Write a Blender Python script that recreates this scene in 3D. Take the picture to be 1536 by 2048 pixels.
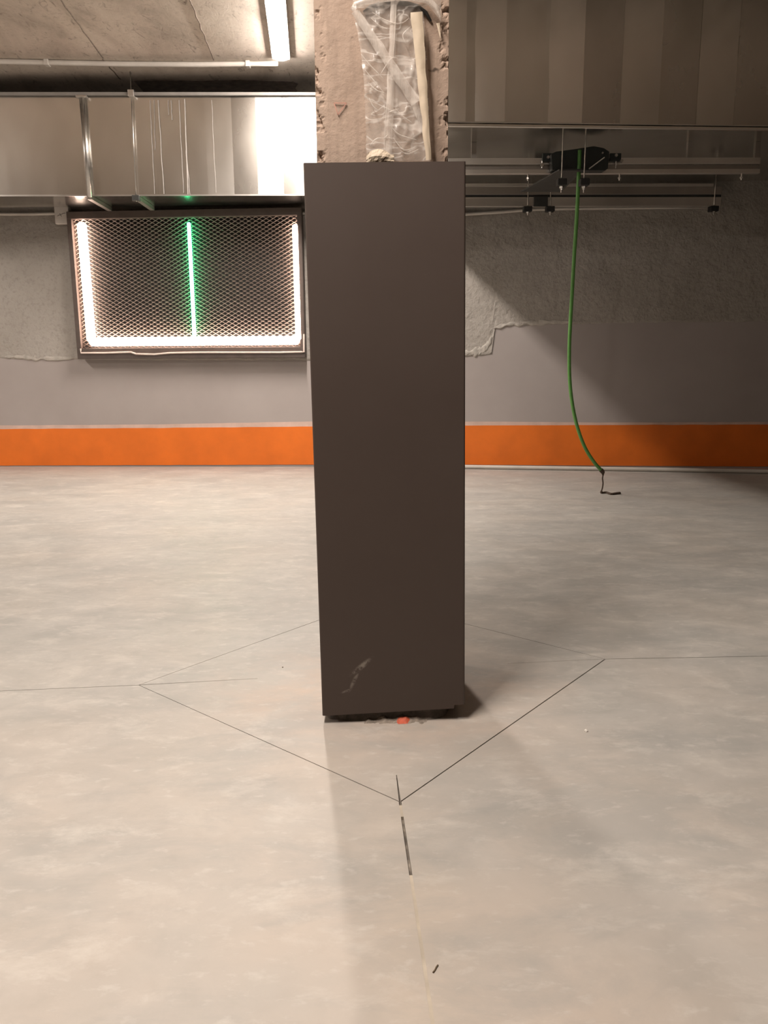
import bpy, bmesh, math, random
from mathutils import Vector, Matrix, noise as mnoise

random.seed(7)
scene = bpy.context.scene
for o in list(bpy.data.objects):
    bpy.data.objects.remove(o, do_unlink=True)
COL = scene.collection

# ------------------------------------------------------------------ camera
PITCH, ROLL, CAMZ, FPX = math.radians(11.0), math.radians(0.4), 1.2, 1600.0
CAM = Vector((0, 0, CAMZ))
_f = Vector((0, math.cos(PITCH), -math.sin(PITCH)))
_u0 = Vector((0, math.sin(PITCH), math.cos(PITCH)))
_r0 = Vector((1, 0, 0))
_r = _r0 * math.cos(ROLL) - _u0 * math.sin(ROLL)
_u = _u0 * math.cos(ROLL) + _r0 * math.sin(ROLL)
cd = bpy.data.cameras.new('camera')
cd.sensor_fit = 'VERTICAL'
cd.sensor_height = 24.0
cd.lens = FPX / 2048 * 24.0
cd.clip_start = 0.02
cam = bpy.data.objects.new('camera', cd)
COL.objects.link(cam)
M = Matrix((_r, _u, -_f)).transposed().to_4x4()
M.translation = CAM
cam.matrix_world = M
scene.camera = cam

# ------------------------------------------------------------------ world, exposure
w = bpy.data.worlds.new('world')
scene.world = w
w.use_nodes = True
w.node_tree.nodes['Background'].inputs[0].default_value = (0.9, 0.85, 0.8, 1)
w.node_tree.nodes['Background'].inputs[1].default_value = 0.05
vs = scene.view_settings
vs.view_transform = 'Standard'
vs.look = 'None'
vs.exposure = 0.22
vs.gamma = 1.0
vs.use_curve_mapping = False
scene.cycles.max_bounces = 8
scene.cycles.diffuse_bounces = 5
scene.cycles.sample_clamp_indirect = 6.0
scene.cycles.caustics_reflective = False
scene.cycles.caustics_refractive = False

LAMP_COL = (1.0, 0.90, 0.815)
LAMP_E = 228.0


# ------------------------------------------------------------------ pixel -> place
def ray(px, py):
    return (_f * FPX + _r * (px - 768) - _u * (py - 1024)).normalized()

def on_z(px, py, z):
    d = ray(px, py)
    return CAM + d * ((z - CAM.z) / d.z)

def on_y(px, py, y):
    d = ray(px, py)
    return CAM + d * (y / d.y)

def on_plane(px, py, p, n):
    d = ray(px, py)
    return CAM + d * ((p - CAM).dot(n) / d.dot(n))

# ------------------------------------------------------------------ mesh helpers
class MB:
    def __init__(self):
        self.v, self.f = [], []
    def quad(self, a, b, c, d):
        n = len(self.v); self.v += [tuple(a), tuple(b), tuple(c), tuple(d)]
        self.f.append((n, n + 1, n + 2, n + 3)); return self
    def box(self, x0, x1, y0, y1, z0, z1, mat=None):
        n = len(self.v)
        pts = [Vector((x, y, z)) for z in (z0, z1) for y in (y0, y1) for x in (x0, x1)]
        if mat is not None: pts = [mat @ p for p in pts]
        self.v += [tuple(p) for p in pts]
        for q in ((0, 2, 3, 1), (4, 5, 7, 6), (0, 1, 5, 4), (2, 6, 7, 3), (0, 4, 6, 2), (1, 3, 7, 5)):
            self.f.append(tuple(n + i for i in q))
        return self
    def prism(self, pts2, a, b, fn):
        """pts2 outline, extruded between parameters a and b; fn(p,q,t)->world"""
        n = len(self.v); k = len(pts2)
        for t in (a, b):
            self.v += [tuple(fn(p, q, t)) for p, q in pts2]
        self.f.append(tuple(n + i for i in reversed(range(k))))
        self.f.append(tuple(n + k + i for i in range(k)))
        for i in range(k):
            j = (i + 1) % k
            self.f.append((n + i, n + j, n + k + j, n + k + i))
        return self
    def tube(self, path, r, seg=10, caps=True):
        path = [Vector(p) for p in path]
        rs = r if isinstance(r, (list, tuple)) else [r] * len(path)
        n0 = len(self.v)
        ref = None
        for i, p in enumerate(path):
            t = (path[min(i + 1, len(path) - 1)] - path[max(i - 1, 0)]).normalized()
            if ref is None:
                ref = t.orthogonal().normalized()
            ref = (ref - t * ref.dot(t)).normalized()
            b = t.cross(ref)
            for k in range(seg):
                a = 2 * math.pi * k / seg
                self.v.append(tuple(p + (ref * math.cos(a) + b * math.sin(a)) * rs[i]))
        for i in range(len(path) - 1):
            for k in range(seg):
                a = n0 + i * seg + k; b2 = n0 + i * seg + (k + 1) % seg
                self.f.append((a, b2, b2 + seg, a + seg))
        if caps:
            self.f.append(tuple(n0 + k for k in reversed(range(seg))))
            e = n0 + (len(path) - 1) * seg
            self.f.append(tuple(e + k for k in range(seg)))
        return self
    def grid(self, nu, nv, fn):
        n = len(self.v)
        for j in range(nv + 1):
            for i in range(nu + 1):
                self.v.append(tuple(fn(i / nu, j / nv)))
        for j in range(nv):
            for i in range(nu):
                a = n + j * (nu + 1) + i
                self.f.append((a, a + 1, a + nu + 2, a + nu + 1))
        return self
    def mesh(self, name, smooth=False, bevel=0.0, bseg=2):
        me = bpy.data.meshes.new(name)
        bm = bmesh.new()
        vs_ = [bm.verts.new(p) for p in self.v]
        for f in self.f:
            try: bm.faces.new([vs_[i] for i in f])
            except ValueError: pass
        if bevel:
            bmesh.ops.remove_doubles(bm, verts=bm.verts, dist=1e-6)
            bmesh.ops.recalc_face_normals(bm, faces=bm.faces)
            bmesh.ops.bevel(bm, geom=list(bm.edges), offset=bevel, segments=bseg, profile=0.5, affect='EDGES', clamp_overlap=True)
        else:
            bmesh.ops.recalc_face_normals(bm, faces=bm.faces)
        bm.to_mesh(me); bm.free()
        for p in me.polygons: p.use_smooth = smooth
        return me
    def obj(self, name, mat, parent=None, smooth=False, bevel=0.0, bseg=2):
        me = self.mesh(name, smooth, bevel, bseg)
        return link(name, me, mat, parent)

def link(name, me, mat=None, parent=None):
    if mat is not None:
        me.materials.clear(); me.materials.append(mat)
    o = bpy.data.objects.new(name, me)
    COL.objects.link(o)
    if parent is not None:
        o.parent = parent
        o.matrix_parent_inverse = WORLDINV.get(parent.name, Matrix.Identity(4))
    return o

def smooth_path(P, n=6):
    out = []
    for i in range(len(P) - 1):
        p0 = P[max(0, i - 1)]; p1 = P[i]; p2 = P[i + 1]; p3 = P[min(len(P) - 1, i + 2)]
        for k in range(n):
            s = k / n
            out.append(0.5 * ((2 * p1) + (p2 - p0) * s + (2 * p0 - 5 * p1 + 4 * p2 - p3) * s * s + (3 * p1 - p0 - 3 * p2 + p3) * s ** 3))
    return out + [P[-1]]

WORLDINV = {}
def thing(name, loc, label, cat, group=None, mat=None):
    """Empty at the base of a thing; parts are given in world coordinates."""
    o = bpy.data.objects.new(name, None)
    COL.objects.link(o)
    m = Matrix.Translation(Vector(loc)) if mat is None else mat
    o.matrix_world = m
    o.empty_display_size = 0.05
    WORLDINV[o.name] = m.inverted()
    tag(o, label, cat, group)
    return o

def tag(o, label, cat, group=None):
    o['label'] = label; o['category'] = cat
    if group: o['group'] = group
    return o

def struct(o, label=None):
    o['kind'] = 'structure'
    if label: o['label'] = label
    return o

# ------------------------------------------------------------------ materials
def lin(r, g, b):
    def c(x):
        x /= 255.0
        return x / 12.92 if x <= 0.04045 else ((x + 0.055) / 1.055) ** 2.4
    return (c(r), c(g), c(b), 1.0)

class NT:
    def __init__(self, name):
        self.m = bpy.data.materials.new(name); self.m.use_nodes = True
        self.t = self.m.node_tree; self.n = self.t.nodes; self.l = self.t.links
        self.b = self.n['Principled BSDF']; self.out = self.n['Material Output']
        self.tc = self.n.new('ShaderNodeTexCoord')
    def coord(self, scale=(1, 1, 1), rot=(0, 0, 0), loc=(0, 0, 0), src='Object'):
        mp = self.n.new('ShaderNodeMapping')
        mp.inputs['Scale'].default_value = scale; mp.inputs['Rotation'].default_value = rot
        mp.inputs['Location'].default_value = loc
        self.l.new(self.tc.outputs[src], mp.inputs[0]); return mp.outputs[0]
    def noise(self, scale, detail=4, rough=0.55, vec=None, dist=0.0):
        x = self.n.new('ShaderNodeTexNoise')
        x.inputs['Scale'].default_value = scale; x.inputs['Detail'].default_value = detail
        x.inputs['Roughness'].default_value = rough; x.inputs['Distortion'].default_value = dist
        self.l.new(vec if vec is not None else self.coord(), x.inputs['Vector'])
        return x.outputs['Fac']
    def ramp(self, fac, stops):
        x = self.n.new('ShaderNodeValToRGB'); e = x.color_ramp.elements
        while len(e) < len(stops): e.new(0.5)
        for i, (p, c) in enumerate(stops):
            e[i].position = p
            e[i].color = c if hasattr(c, '__len__') else (c, c, c, 1)
        self.l.new(fac, x.inputs[0]); return x.outputs[0]
    def mix(self, fac, a, b, mode='MIX'):
        x = self.n.new('ShaderNodeMix'); x.data_type = 'RGBA'; x.blend_type = mode
        for s, v in ((x.inputs['Factor'], fac), (x.inputs['A'], a), (x.inputs['B'], b)):
            if isinstance(v, bpy.types.NodeSocket): self.l.new(v, s)
            else: s.default_value = v
        return x.outputs['Result']
    def math(self, op, a, b=None, clamp=False):
        x = self.n.new('ShaderNodeMath'); x.operation = op; x.use_clamp = clamp
        for i, v in enumerate((a, b)):
            if v is None: continue
            if isinstance(v, bpy.types.NodeSocket): self.l.new(v, x.inputs[i])
            else: x.inputs[i].default_value = v
        return x.outputs[0]
    def sep(self, vec):
        x = self.n.new('ShaderNodeSeparateXYZ'); self.l.new(vec, x.inputs[0]); return x.outputs
    def ellipse(self, loc, rot, size, src='Object', soft=0.5):
        """1 inside an ellipsoid (object coordinates), 0 outside"""
        mp = self.n.new('ShaderNodeMapping'); mp.vector_type = 'TEXTURE'
        mp.inputs['Location'].default_value = loc; mp.inputs['Rotation'].default_value = rot
        mp.inputs['Scale'].default_value = size
        self.l.new(self.tc.outputs[src], mp.inputs[0])
        x = self.n.new('ShaderNodeVectorMath'); x.operation = 'LENGTH'; self.l.new(mp.outputs[0], x.inputs[0])
        mr = self.n.new('ShaderNodeMapRange'); self.l.new(x.outputs['Value'], mr.inputs[0])
        mr.inputs[1].default_value = 1.0 - soft; mr.inputs[2].default_value = 1.0
        mr.inputs[3].default_value = 1.0; mr.inputs[4].default_value = 0.0
        return mr.outputs[0]
    def set(self, **k):
        for a, v in k.items():
            s = self.b.inputs[a.replace('_', ' ')]
            if isinstance(v, bpy.types.NodeSocket): self.l.new(v, s)
            else: s.default_value = v
        return self
    def bump(self, h, strength=0.3, dist=0.01, normal=None):
        x = self.n.new('ShaderNodeBump'); x.inputs['Strength'].default_value = strength
        x.inputs['Distance'].default_value = dist; self.l.new(h, x.inputs['Height'])
        if normal is not None: self.l.new(normal, x.inputs['Normal'])
        self.l.new(x.outputs[0], self.b.inputs['Normal']); return x.outputs[0]

def simple(name, col, rough=0.5, metal=0.0, var=0.12, scale=8.0, bump=0.0, spec=0.5):
    t = NT(name)
    dark = tuple(c * (1 - var) for c in col[:3]) + (1,)
    lite = tuple(min(1, c * (1 + var)) for c in col[:3]) + (1,)
    n = t.noise(scale, 5)
    t.set(Base_Color=t.ramp(n, [(0.3, dark), (0.7, lite)]), Roughness=rough, Metallic=metal, Specular_IOR_Level=spec)
    if bump: t.bump(t.noise(scale * 6, 4), bump, 0.004)
    return t.m

def emit(name, col, strength):
    t = NT(name)
    t.set(Base_Color=(0.9, 0.9, 0.9, 1), Emission_Color=tuple(col) + (1,), Emission_Strength=strength)
    return t.m

MAT = {}
# floor: power-floated concrete, grey and beige clouds
t = NT('floor_concrete')
c0 = t.coord()
n1 = t.noise(0.9, 6, 0.62, c0, 0.6); n2 = t.noise(3.2, 7, 0.65, t.coord((1, 1.6, 1), (0, 0, 0.5)), 0.8)
n3 = t.noise(14, 5, 0.6, c0); n4 = t.noise(1.6, 4, 0.5, t.coord((1, 1, 1), (0, 0, 0), (7, 3, 0)))
base = t.ramp(n1, [(0.30, (0.36, 0.36, 0.345, 1)), (0.52, (0.45, 0.435, 0.405, 1)), (0.72, (0.52, 0.495, 0.45, 1))])
base = t.mix(t.ramp(n4, [(0.42, 0.0), (0.68, 0.55)]), base, (0.50, 0.43, 0.36, 1))
base = t.mix(0.55, base, t.ramp(n2, [(0.30, (0.34, 0.34, 0.32, 1)), (0.55, (0.46, 0.44, 0.41, 1)), (0.72, (0.60, 0.57, 0.52, 1))]))
base = t.mix(t.ramp(n3, [(0.3, 0.18), (0.5, 0.0)]), base, (0.25, 0.24, 0.22, 1))
base = t.mix(t.math('MULTIPLY', t.ellipse((0.0, 2.75, 0), (0, 0, 0), (0.75, 0.62, 0.5), soft=0.75), t.ramp(n2, [(0.35, 0.1), (0.65, 0.75)])), base, (0.58, 0.42, 0.32, 1))
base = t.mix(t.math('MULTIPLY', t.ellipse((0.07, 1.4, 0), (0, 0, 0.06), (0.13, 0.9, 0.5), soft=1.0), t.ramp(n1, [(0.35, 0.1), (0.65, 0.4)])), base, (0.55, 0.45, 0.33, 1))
base = t.mix(t.math('MULTIPLY', t.ellipse((0.1, 1.3, 0), (0, 0, 0), (2.4, 2.2, 1), soft=0.9), t.ramp(n4, [(0.3, 0.25), (0.65, 0.7)])), base, (0.56, 0.47, 0.395, 1))  # beige dust, with some of the lamps' tint put into the colour
m1 = t.noise(2.1, 8, 0.68, t.coord((0.7, 1.5, 1), (0, 0, -0.25), (2, 9, 0)), 0.35)
base = t.mix(t.ramp(m1, [(0.36, 0.50), (0.52, 0.0)]), base, (0.33, 0.325, 0.31, 1))
m2 = t.noise(5.5, 7, 0.7, t.coord((0.8, 1.4, 1), (0, 0, 0.4), (5, 1, 0)), 0.25)
base = t.mix(t.ramp(m2, [(0.54, 0.0), (0.72, 0.45)]), base, (0.68, 0.64, 0.58, 1))
m3 = t.noise(22, 4, 0.6, t.coord((0.7, 1.4, 1)), 0.2)
base = t.mix(t.ramp(m3, [(0.58, 0.0), (0.72, 0.28)]), base, (0.70, 0.67, 0.62, 1))
t.set(Base_Color=base, Roughness=t.ramp(n2, [(0.3, 0.46), (0.7, 0.62)]), Specular_IOR_Level=0.4)
t.bump(t.noise(30, 6, 0.6, c0), 0.12, 0.004)
MAT['floor'] = t.m
t = NT('groove_dust')
n = t.noise(9, 4, 0.6)
t.set(Base_Color=t.ramp(n, [(0.42, (0.05, 0.042, 0.035, 1)), (0.56, (0.16, 0.135, 0.11, 1)), (0.66, (0.38, 0.33, 0.27, 1))]), Roughness=0.9)
MAT['groove'] = t.m
MAT['filler'] = simple('joint_filler', (0.50, 0.435, 0.35, 1), 0.7, 0, 0.2, 12)

# ceiling: board marked concrete
t = NT('ceiling_concrete')
c0 = t.coord()
a = t.noise(1.3, 7, 0.65, t.coord((1.6, 0.7, 1), (0, 0, 0.25)), 0.5); b = t.noise(6, 6, 0.7, t.coord((2.2, 0.8, 1)), 1.0); c = t.noise(30, 4, 0.6, c0)
base = t.ramp(a, [(0.3, (0.34, 0.295, 0.25, 1)), (0.5, (0.53, 0.465, 0.40, 1)), (0.7, (0.63, 0.57, 0.50, 1))])
base = t.mix(t.ramp(b, [(0.28, 0.85), (0.42, 0.0)]), base, (0.13, 0.105, 0.085, 1))
base = t.mix(t.ramp(c, [(0.25, 0.4), (0.45, 0.0)]), base, (0.18, 0.15, 0.12, 1))
t.set(Base_Color=base, Roughness=0.85); t.bump(b, 0.25, 0.01)
MAT['ceiling'] = t.m

# back wall
t = NT('rough_plaster')
c0 = t.coord()
a = t.noise(1.1, 5, 0.6, c0); b = t.noise(26, 5, 0.62, c0, 0.4); c = t.noise(9, 5, 0.6, c0)
base = t.ramp(a, [(0.3, (0.35, 0.32, 0.285, 1)), (0.7, (0.44, 0.41, 0.375, 1))])
base = t.mix(t.ramp(b, [(0.3, 0.3), (0.5, 0.0)]), base, (0.17, 0.15, 0.13, 1))
t.set(Base_Color=base, Roughness=0.92, Specular_IOR_Level=0.2)
h = t.mix(0.5, b, c)
t.bump(h, 0.75, 0.03)
MAT['plaster'] = t.m
t = NT('smooth_render')
a = t.noise(0.8, 5, 0.55); b = t.noise(40, 3)
t.set(Base_Color=t.ramp(a, [(0.3, (0.36, 0.32, 0.305, 1)), (0.7, (0.43, 0.39, 0.375, 1))]), Roughness=0.8, Specular_IOR_Level=0.3)
t.bump(b, 0.08, 0.004)
MAT['render'] = t.m
MAT['smear'] = simple('pale_plaster', (0.46, 0.43, 0.39, 1), 0.9, 0, 0.2, 14, 0.8)
MAT['orange'] = simple('orange_paint', (0.80, 0.18, 0.016, 1), 0.5, 0, 0.1, 3.0, 0.06)
MAT['pink_line'] = simple('bare_plaster_line', (0.64, 0.47, 0.40, 1), 0.8, 0, 0.12, 6)
MAT['roomwall'] = simple('garage_wall', (0.26, 0.21, 0.18, 1), 0.85, 0, 0.15, 1.0, 0.1)

# cladding sheet: dark brown coated steel, scuffed near the foot
t = NT('dark_coated_steel')
sc1 = t.ellipse((-0.105, -0.272, 0.165), (0, math.radians(50), 0), (0.011, 0.05, 0.055), soft=0.6)
sc2 = t.ellipse((-0.13, -0.272, 0.115), (0, math.radians(25), 0), (0.008, 0.05, 0.05), soft=0.7)
sc3 = t.ellipse((-0.155, -0.272, 0.082), (0, math.radians(68), 0), (0.005, 0.05, 0.022), soft=0.6)
fine = t.noise(42, 5, 0.7, t.coord((1, 1, 1), (0, math.radians(45), 0)), 0.5)
msk = t.math('MULTIPLY', t.math('MAXIMUM', sc1, t.math('MULTIPLY', t.math('MAXIMUM', sc2, sc3), 0.75)), t.ramp(fine, [(0.42, 0.0), (0.6, 0.75)]))
basec = t.ramp(t.noise(1.4, 4), [(0.3, (0.063, 0.045, 0.037, 1)), (0.7, (0.072, 0.053, 0.044, 1))])
t.set(Base_Color=t.mix(msk, basec, (0.27, 0.24, 0.205, 1)), Roughness=t.ramp(t.noise(6, 4), [(0.3, 0.50), (0.7, 0.58)]), Specular_IOR_Level=0.32)
MAT['clad'] = t.m

# column concrete
t = NT('column_concrete')
c0 = t.coord()
a = t.noise(5, 6, 0.62, t.coord((1, 1, 0.4))); b = t.noise(45, 5, 0.65, c0); v = t.noise(60, 3, 0.5, t.coord((1, 1, 0.12)))
base = t.ramp(a, [(0.3, (0.325, 0.236, 0.18, 1)), (0.7, (0.44, 0.335, 0.265, 1))])
base = t.mix(t.ramp(v, [(0.35, 0.25), (0.55, 0.0)]), base, (0.24, 0.18, 0.14, 1))
pit = t.noise(24, 2, 0.5, c0)
base = t.mix(t.ramp(pit, [(0.22, 0.9), (0.27, 0.0)]), base, (0.09, 0.065, 0.05, 1))
t.set(Base_Color=base, Roughness=0.9, Specular_IOR_Level=0.2)
t.bump(b, 0.5, 0.006)
MAT['colcon'] = t.m
MAT['colbase'] = simple('column_foot_mortar', (0.22, 0.19, 0.16, 1), 0.95, 0, 0.4, 25, 0.4)
MAT['spill'] = simple('loose_mortar', (0.27, 0.225, 0.185, 1), 0.95, 0, 0.35, 30, 0.4)
MAT['red'] = simple('red_marking_paint', (0.62, 0.12, 0.06, 1), 0.7, 0, 0.25, 40)
MAT['redchalk'] = simple('faded_red_chalk', (0.50, 0.26, 0.20, 1), 0.9, 0, 0.2, 60)

# galvanised sheet
def galv(name, base=(0.60, 0.59, 0.57), r0=0.20, r1=0.34, streak=False):
    t = NT(name)
    a = t.noise(1.5, 5, 0.6, t.coord((1, 1, 0.5))); b = t.noise(60, 3, 0.5)
    col = t.ramp(a, [(0.3, tuple(x * 0.88 for x in base) + (1,)), (0.7, tuple(min(1, x * 1.08) for x in base) + (1,))])
    ro = t.ramp(a, [(0.3, r0), (0.7, r1)])
    t.set(Base_Color=col, Metallic=1.0, Roughness=ro)
    return t
MAT['galv'] = galv('galvanised_sheet', (0.73, 0.70, 0.655), 0.21, 0.27).m
MAT['galv_a'] = galv('galvanised_sheet_bright', (0.84, 0.81, 0.765), 0.20, 0.26).m
MAT['galv_b'] = galv('galvanised_sheet_grey', (0.62, 0.585, 0.54), 0.24, 0.30).m
MAT['galv_under'] = galv('galvanised_underside', (0.72, 0.70, 0.66), 0.13, 0.22).m
MAT['galv_dull'] = galv('galvanised_sheet_dull', (0.42, 0.39, 0.36), 0.34, 0.46).m
MAT['galv_rail'] = galv('galvanised_rail', (0.74, 0.71, 0.67), 0.28, 0.38).m
MAT['zinc'] = simple('zinc_plated_steel', (0.52, 0.50, 0.47, 1), 0.32, 1.0, 0.1, 30)
MAT['drip'] = simple('dried_white_drip', (0.40, 0.37, 0.34, 1), 0.8, 0, 0.15, 20)
MAT['rubber'] = simple('black_rubber', (0.012, 0.012, 0.012, 1), 0.6, 0, 0.2, 30)
MAT['blackbox'] = simple('black_enclosure', (0.012, 0.016, 0.015, 1), 0.45, 0, 0.25, 20)
MAT['darkplate'] = simple('dark_grey_plate', (0.035, 0.036, 0.034, 1), 0.5, 0, 0.2, 12)
MAT['pvc'] = simple('white_conduit', (0.62, 0.58, 0.53, 1), 0.45, 0, 0.08, 6)
MAT['boxpvc'] = simple('grey_plastic', (0.76, 0.71, 0.66, 1), 0.5, 0, 0.06, 10)
MAT['railpaint'] = simple('grey_rail', (0.27, 0.25, 0.23, 1), 0.5, 0, 0.1, 8)
MAT['ink'] = simple('pencil_marks', (0.16, 0.14, 0.13, 1), 0.9, 0, 0.2, 50)
MAT['darkpatch'] = simple('dark_ceiling_patch', (0.15, 0.115, 0.095, 1), 0.9, 0, 0.35, 14)
MAT['crack'] = simple('board_joint', (0.16, 0.13, 0.105, 1), 0.95, 0, 0.3, 30)
MAT['frame'] = simple('brown_painted_steel', (0.085, 0.065, 0.056, 1), 0.6, 0, 0.15, 9)
MAT['meshsteel'] = simple('expanded_steel', (0.36, 0.30, 0.265, 1), 0.5, 0.2, 0.15, 30)
MAT['niche'] = simple('niche_backing', (0.022, 0.021, 0.020, 1), 0.8, 0, 0.2, 10)
MAT['trimstrip'] = simple('pale_edge_strip', (0.52, 0.45, 0.41, 1), 0.6, 0, 0.1, 12)
MAT['cable'] = simple('green_cable_sheath', (0.095, 0.27, 0.06, 1), 0.42, 0, 0.1, 20)
MAT['twine'] = simple('brown_twine', (0.075, 0.052, 0.038, 1), 0.95, 0, 0.3, 60)
MAT['tape'] = simple('cream_masking_tape', (0.54, 0.44, 0.325, 1), 0.6, 0, 0.08, 20, 0.1)
MAT['lampbody'] = simple('lamp_housing', (0.70, 0.68, 0.65, 1), 0.4, 0, 0.05, 8)
MAT['straw'] = simple('straw_scrap', (0.12, 0.085, 0.05, 1), 0.9, 0, 0.3, 50)
MAT['chip'] = simple('plaster_crumb', (0.70, 0.66, 0.60, 1), 0.9, 0, 0.2, 50)
MAT['lamp'] = emit('lamp_diffuser_lit', LAMP_COL, LAMP_E)
MAT['led_white'] = emit('led_strip_warm_white', (1.0, 0.72, 0.58), 19.0)
MAT['led_green'] = emit('led_strip_green', (0.06, 1.0, 0.38), 15.0)

# plastic film: clear where it lies smooth, milky along its creases
t = NT('clear_plastic_film')
tr = t.n.new('ShaderNodeBsdfTransparent'); tr.inputs[0].default_value = (0.95, 0.94, 0.92, 1)
mx = t.n.new('ShaderNodeMixShader')
cr = t.noise(7, 2, 0.45, t.coord((1.0, 1, 2.6), (0, math.radians(32), 0)), 0.5)
cr2 = t.noise(6, 2, 0.45, t.coord((1.0, 1, 2.4), (0, math.radians(-25), 0), (3, 1, 2)), 0.5)
ridge = t.math('MAXIMUM', t.ramp(cr, [(0.47, 0.0), (0.497, 1.0), (0.503, 1.0), (0.53, 0.0)]), t.ramp(cr2, [(0.475, 0.0), (0.498, 0.8), (0.502, 0.8), (0.525, 0.0)]))
cl2 = t.ramp(t.noise(9, 3, 0.5), [(0.35, 0.0), (0.7, 0.25)])
ridge = t.math('ADD', ridge, cl2, True)
t.l.new(t.math('ADD', t.math('MULTIPLY', ridge, 0.42), 0.20), mx.inputs[0])
t.set(Base_Color=(0.74, 0.68, 0.62, 1), Roughness=0.22, Specular_IOR_Level=0.8)
t.l.new(tr.outputs[0], mx.inputs[1]); t.l.new(t.b.outputs[0], mx.inputs[2]); t.l.new(mx.outputs[0], t.out.inputs[0])
MAT['film'] = t.m
t = NT('folded_plastic_film')
tr = t.n.new('ShaderNodeBsdfTransparent'); mx = t.n.new('ShaderNodeMixShader')
t.l.new(t.ramp(t.noise(22, 4, 0.6, t.coord((2.5, 1, 0.5))), [(0.3, 0.22), (0.7, 0.60)]), mx.inputs[0])
t.set(Base_Color=(0.76, 0.69, 0.62, 1), Roughness=0.25, Specular_IOR_Level=0.8)
t.l.new(tr.outputs[0], mx.inputs[1]); t.l.new(t.b.outputs[0], mx.inputs[2]); t.l.new(mx.outputs[0], t.out.inputs[0])
MAT['fold'] = t.m

# ================================================================== STRUCTURE
CEIL = 3.85
XL, XR, YF = -7.5, 8.5, -6.5          # side walls and the wall behind the camera
# back wall plane through its floor line
W0 = on_z(0, 933, 0); W1 = on_z(1536, 935, 0)
WD = (W1 - W0); WD.z = 0; WD.normalize()
WN = Vector((WD.y, -WD.x, 0))            # towards the room
def W(u, off, z):
    p = W0 + WD * u + WN * off
    return Vector((p.x, p.y, z))
def wall_uv(px, py, off=0.0):
    p = on_plane(px, py, W0 + WN * off, WN)
    return ((p - W0).dot(WD), p.z)
def wall_at_x(x):
    u = (x - W0.x) / WD.x
    return u
UL, UR = wall_at_x(XL), wall_at_x(XR)

def wall_box(mb, u0, u1, o0, o1, z0, z1):
    n = len(mb.v)
    pts = [W(u, o, z) for z in (z0, z1) for o in (o0, o1) for u in (u0, u1)]
    mb.v += [tuple(p) for p in pts]
    for q in ((0, 2, 3, 1), (4, 5, 7, 6), (0, 1, 5, 4), (2, 6, 7, 3), (0, 4, 6, 2), (1, 3, 7, 5)):
        mb.f.append(tuple(n + i for i in q))
    return mb

# --- floor: sub-base + power floated slabs separated by saw cuts
A = on_z(278, 1370, 0); B = on_z(800, 1603, 0); Cc = on_z(1210, 1318, 0); D = on_z(746, 1201, 0)
def extend(p, q, axis, val):
    s = (val - p[axis]) / (q[axis] - p[axis]); return p + (q - p) * s
Lend = extend(A, on_z(0, 1382, 0), 0, XL)
Rend = extend(Cc, on_z(1536, 1312, 0), 0, XR)
Fend = extend(B, on_z(850, 1940, 0), 1, YF)
BL, BR = W(UL, 0.0, 0), W(UR, 0.0, 0)
floor = MB().box(XL, XR, YF, max(BL.y, BR.y), -0.12, -0.010).obj('floor', MAT['groove'])
struct(floor, 'pale power-floated concrete floor with saw-cut joints')

def inset(poly, d):
    out = []; n = len(poly)
    area = sum(poly[i].x * poly[(i + 1) % n].y - poly[(i + 1) % n].x * poly[i].y for i in range(n))
    if area < 0: poly = poly[::-1]
    for i in range(n):
        p0, p1, p2 = poly[i - 1], poly[i], poly[(i + 1) % n]
        e1 = (p1 - p0).xy.normalized(); e2 = (p2 - p1).xy.normalized()
        n1 = Vector((-e1.y, e1.x)); n2 = Vector((-e2.y, e2.x))
        m = (n1 + n2); k = d / max(0.15, 1 + n1.dot(n2))
        q = p1.xy + m * k
        out.append(Vector((q.x, q.y, 0)))
    return out
def slit(poly, vtx, tip, wd):
    k = min(range(len(poly)), key=lambda i: (poly[i] - vtx).length)
    d = (tip - poly[k]).normalized(); nn = Vector((-d.y, d.x, 0)) * wd
    if (poly[k - 1] - (poly[k] + nn)).length > (poly[k - 1] - (poly[k] - nn)).length: nn = -nn
    base = poly[k]
    e_prev = (poly[k - 1] - base).normalized(); e_next = (poly[(k + 1) % len(poly)] - base).normalized()
    return poly[:k] + [base + nn, tip + nn * 0.5, tip - nn * 0.5, base - nn] + poly[k + 1:]
def slab(poly, name='floor_slab'):
    mb = MB().prism([(p.x, p.y) for p in poly], -0.010, 0.0, lambda x, y, z: (x, y, z))
    return mb.obj(name, MAT['floor'], floor)
g = 0.0021
dia = inset([A, B, Cc, D], g)
dia = slit(dia, A, on_z(515, 1357, 0), 0.0024)
dia = slit(dia, Cc, on_z(1015, 1327, 0), 0.0013)
dia = slit(dia, B, on_z(793, 1550, 0), 0.0026)
slab(dia)
cFL, cFR = Vector((XL, YF, 0)), Vector((XR, YF, 0))
JS = Vector((-0.0016, -0.0004, 0))
slab(inset([Lend, cFL, Fend + JS, B + JS, A], g))
slab(inset([Fend, cFR, Rend, Cc, B], g + 0.0014))
slab(inset([Lend, A, D, Cc, Rend, BR, BL], g * 0.8))
# dusty joint filler in the front joint beyond the open cut
jd = (on_z(850, 1940, 0) - B).normalized(); jn = Vector((-jd.y, jd.x, 0))
j0 = on_z(822, 1750, 0)
mb = MB()
for s0, s1 in ((0.0, 6.0), (-0.30, -0.245)):
    a0, a1 = j0 + jd * s0, j0 + jd * s1
    mb.prism([(0, -1), (1, -1), (1, 1), (0, 1)], -0.0095, -0.0006, lambda p, q, z, a0=a0, a1=a1: a0.lerp(a1, p) + jn * q * 0.006 + Vector((0, 0, z)))
mb.obj('joint_filler', MAT['filler'], floor)

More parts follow.
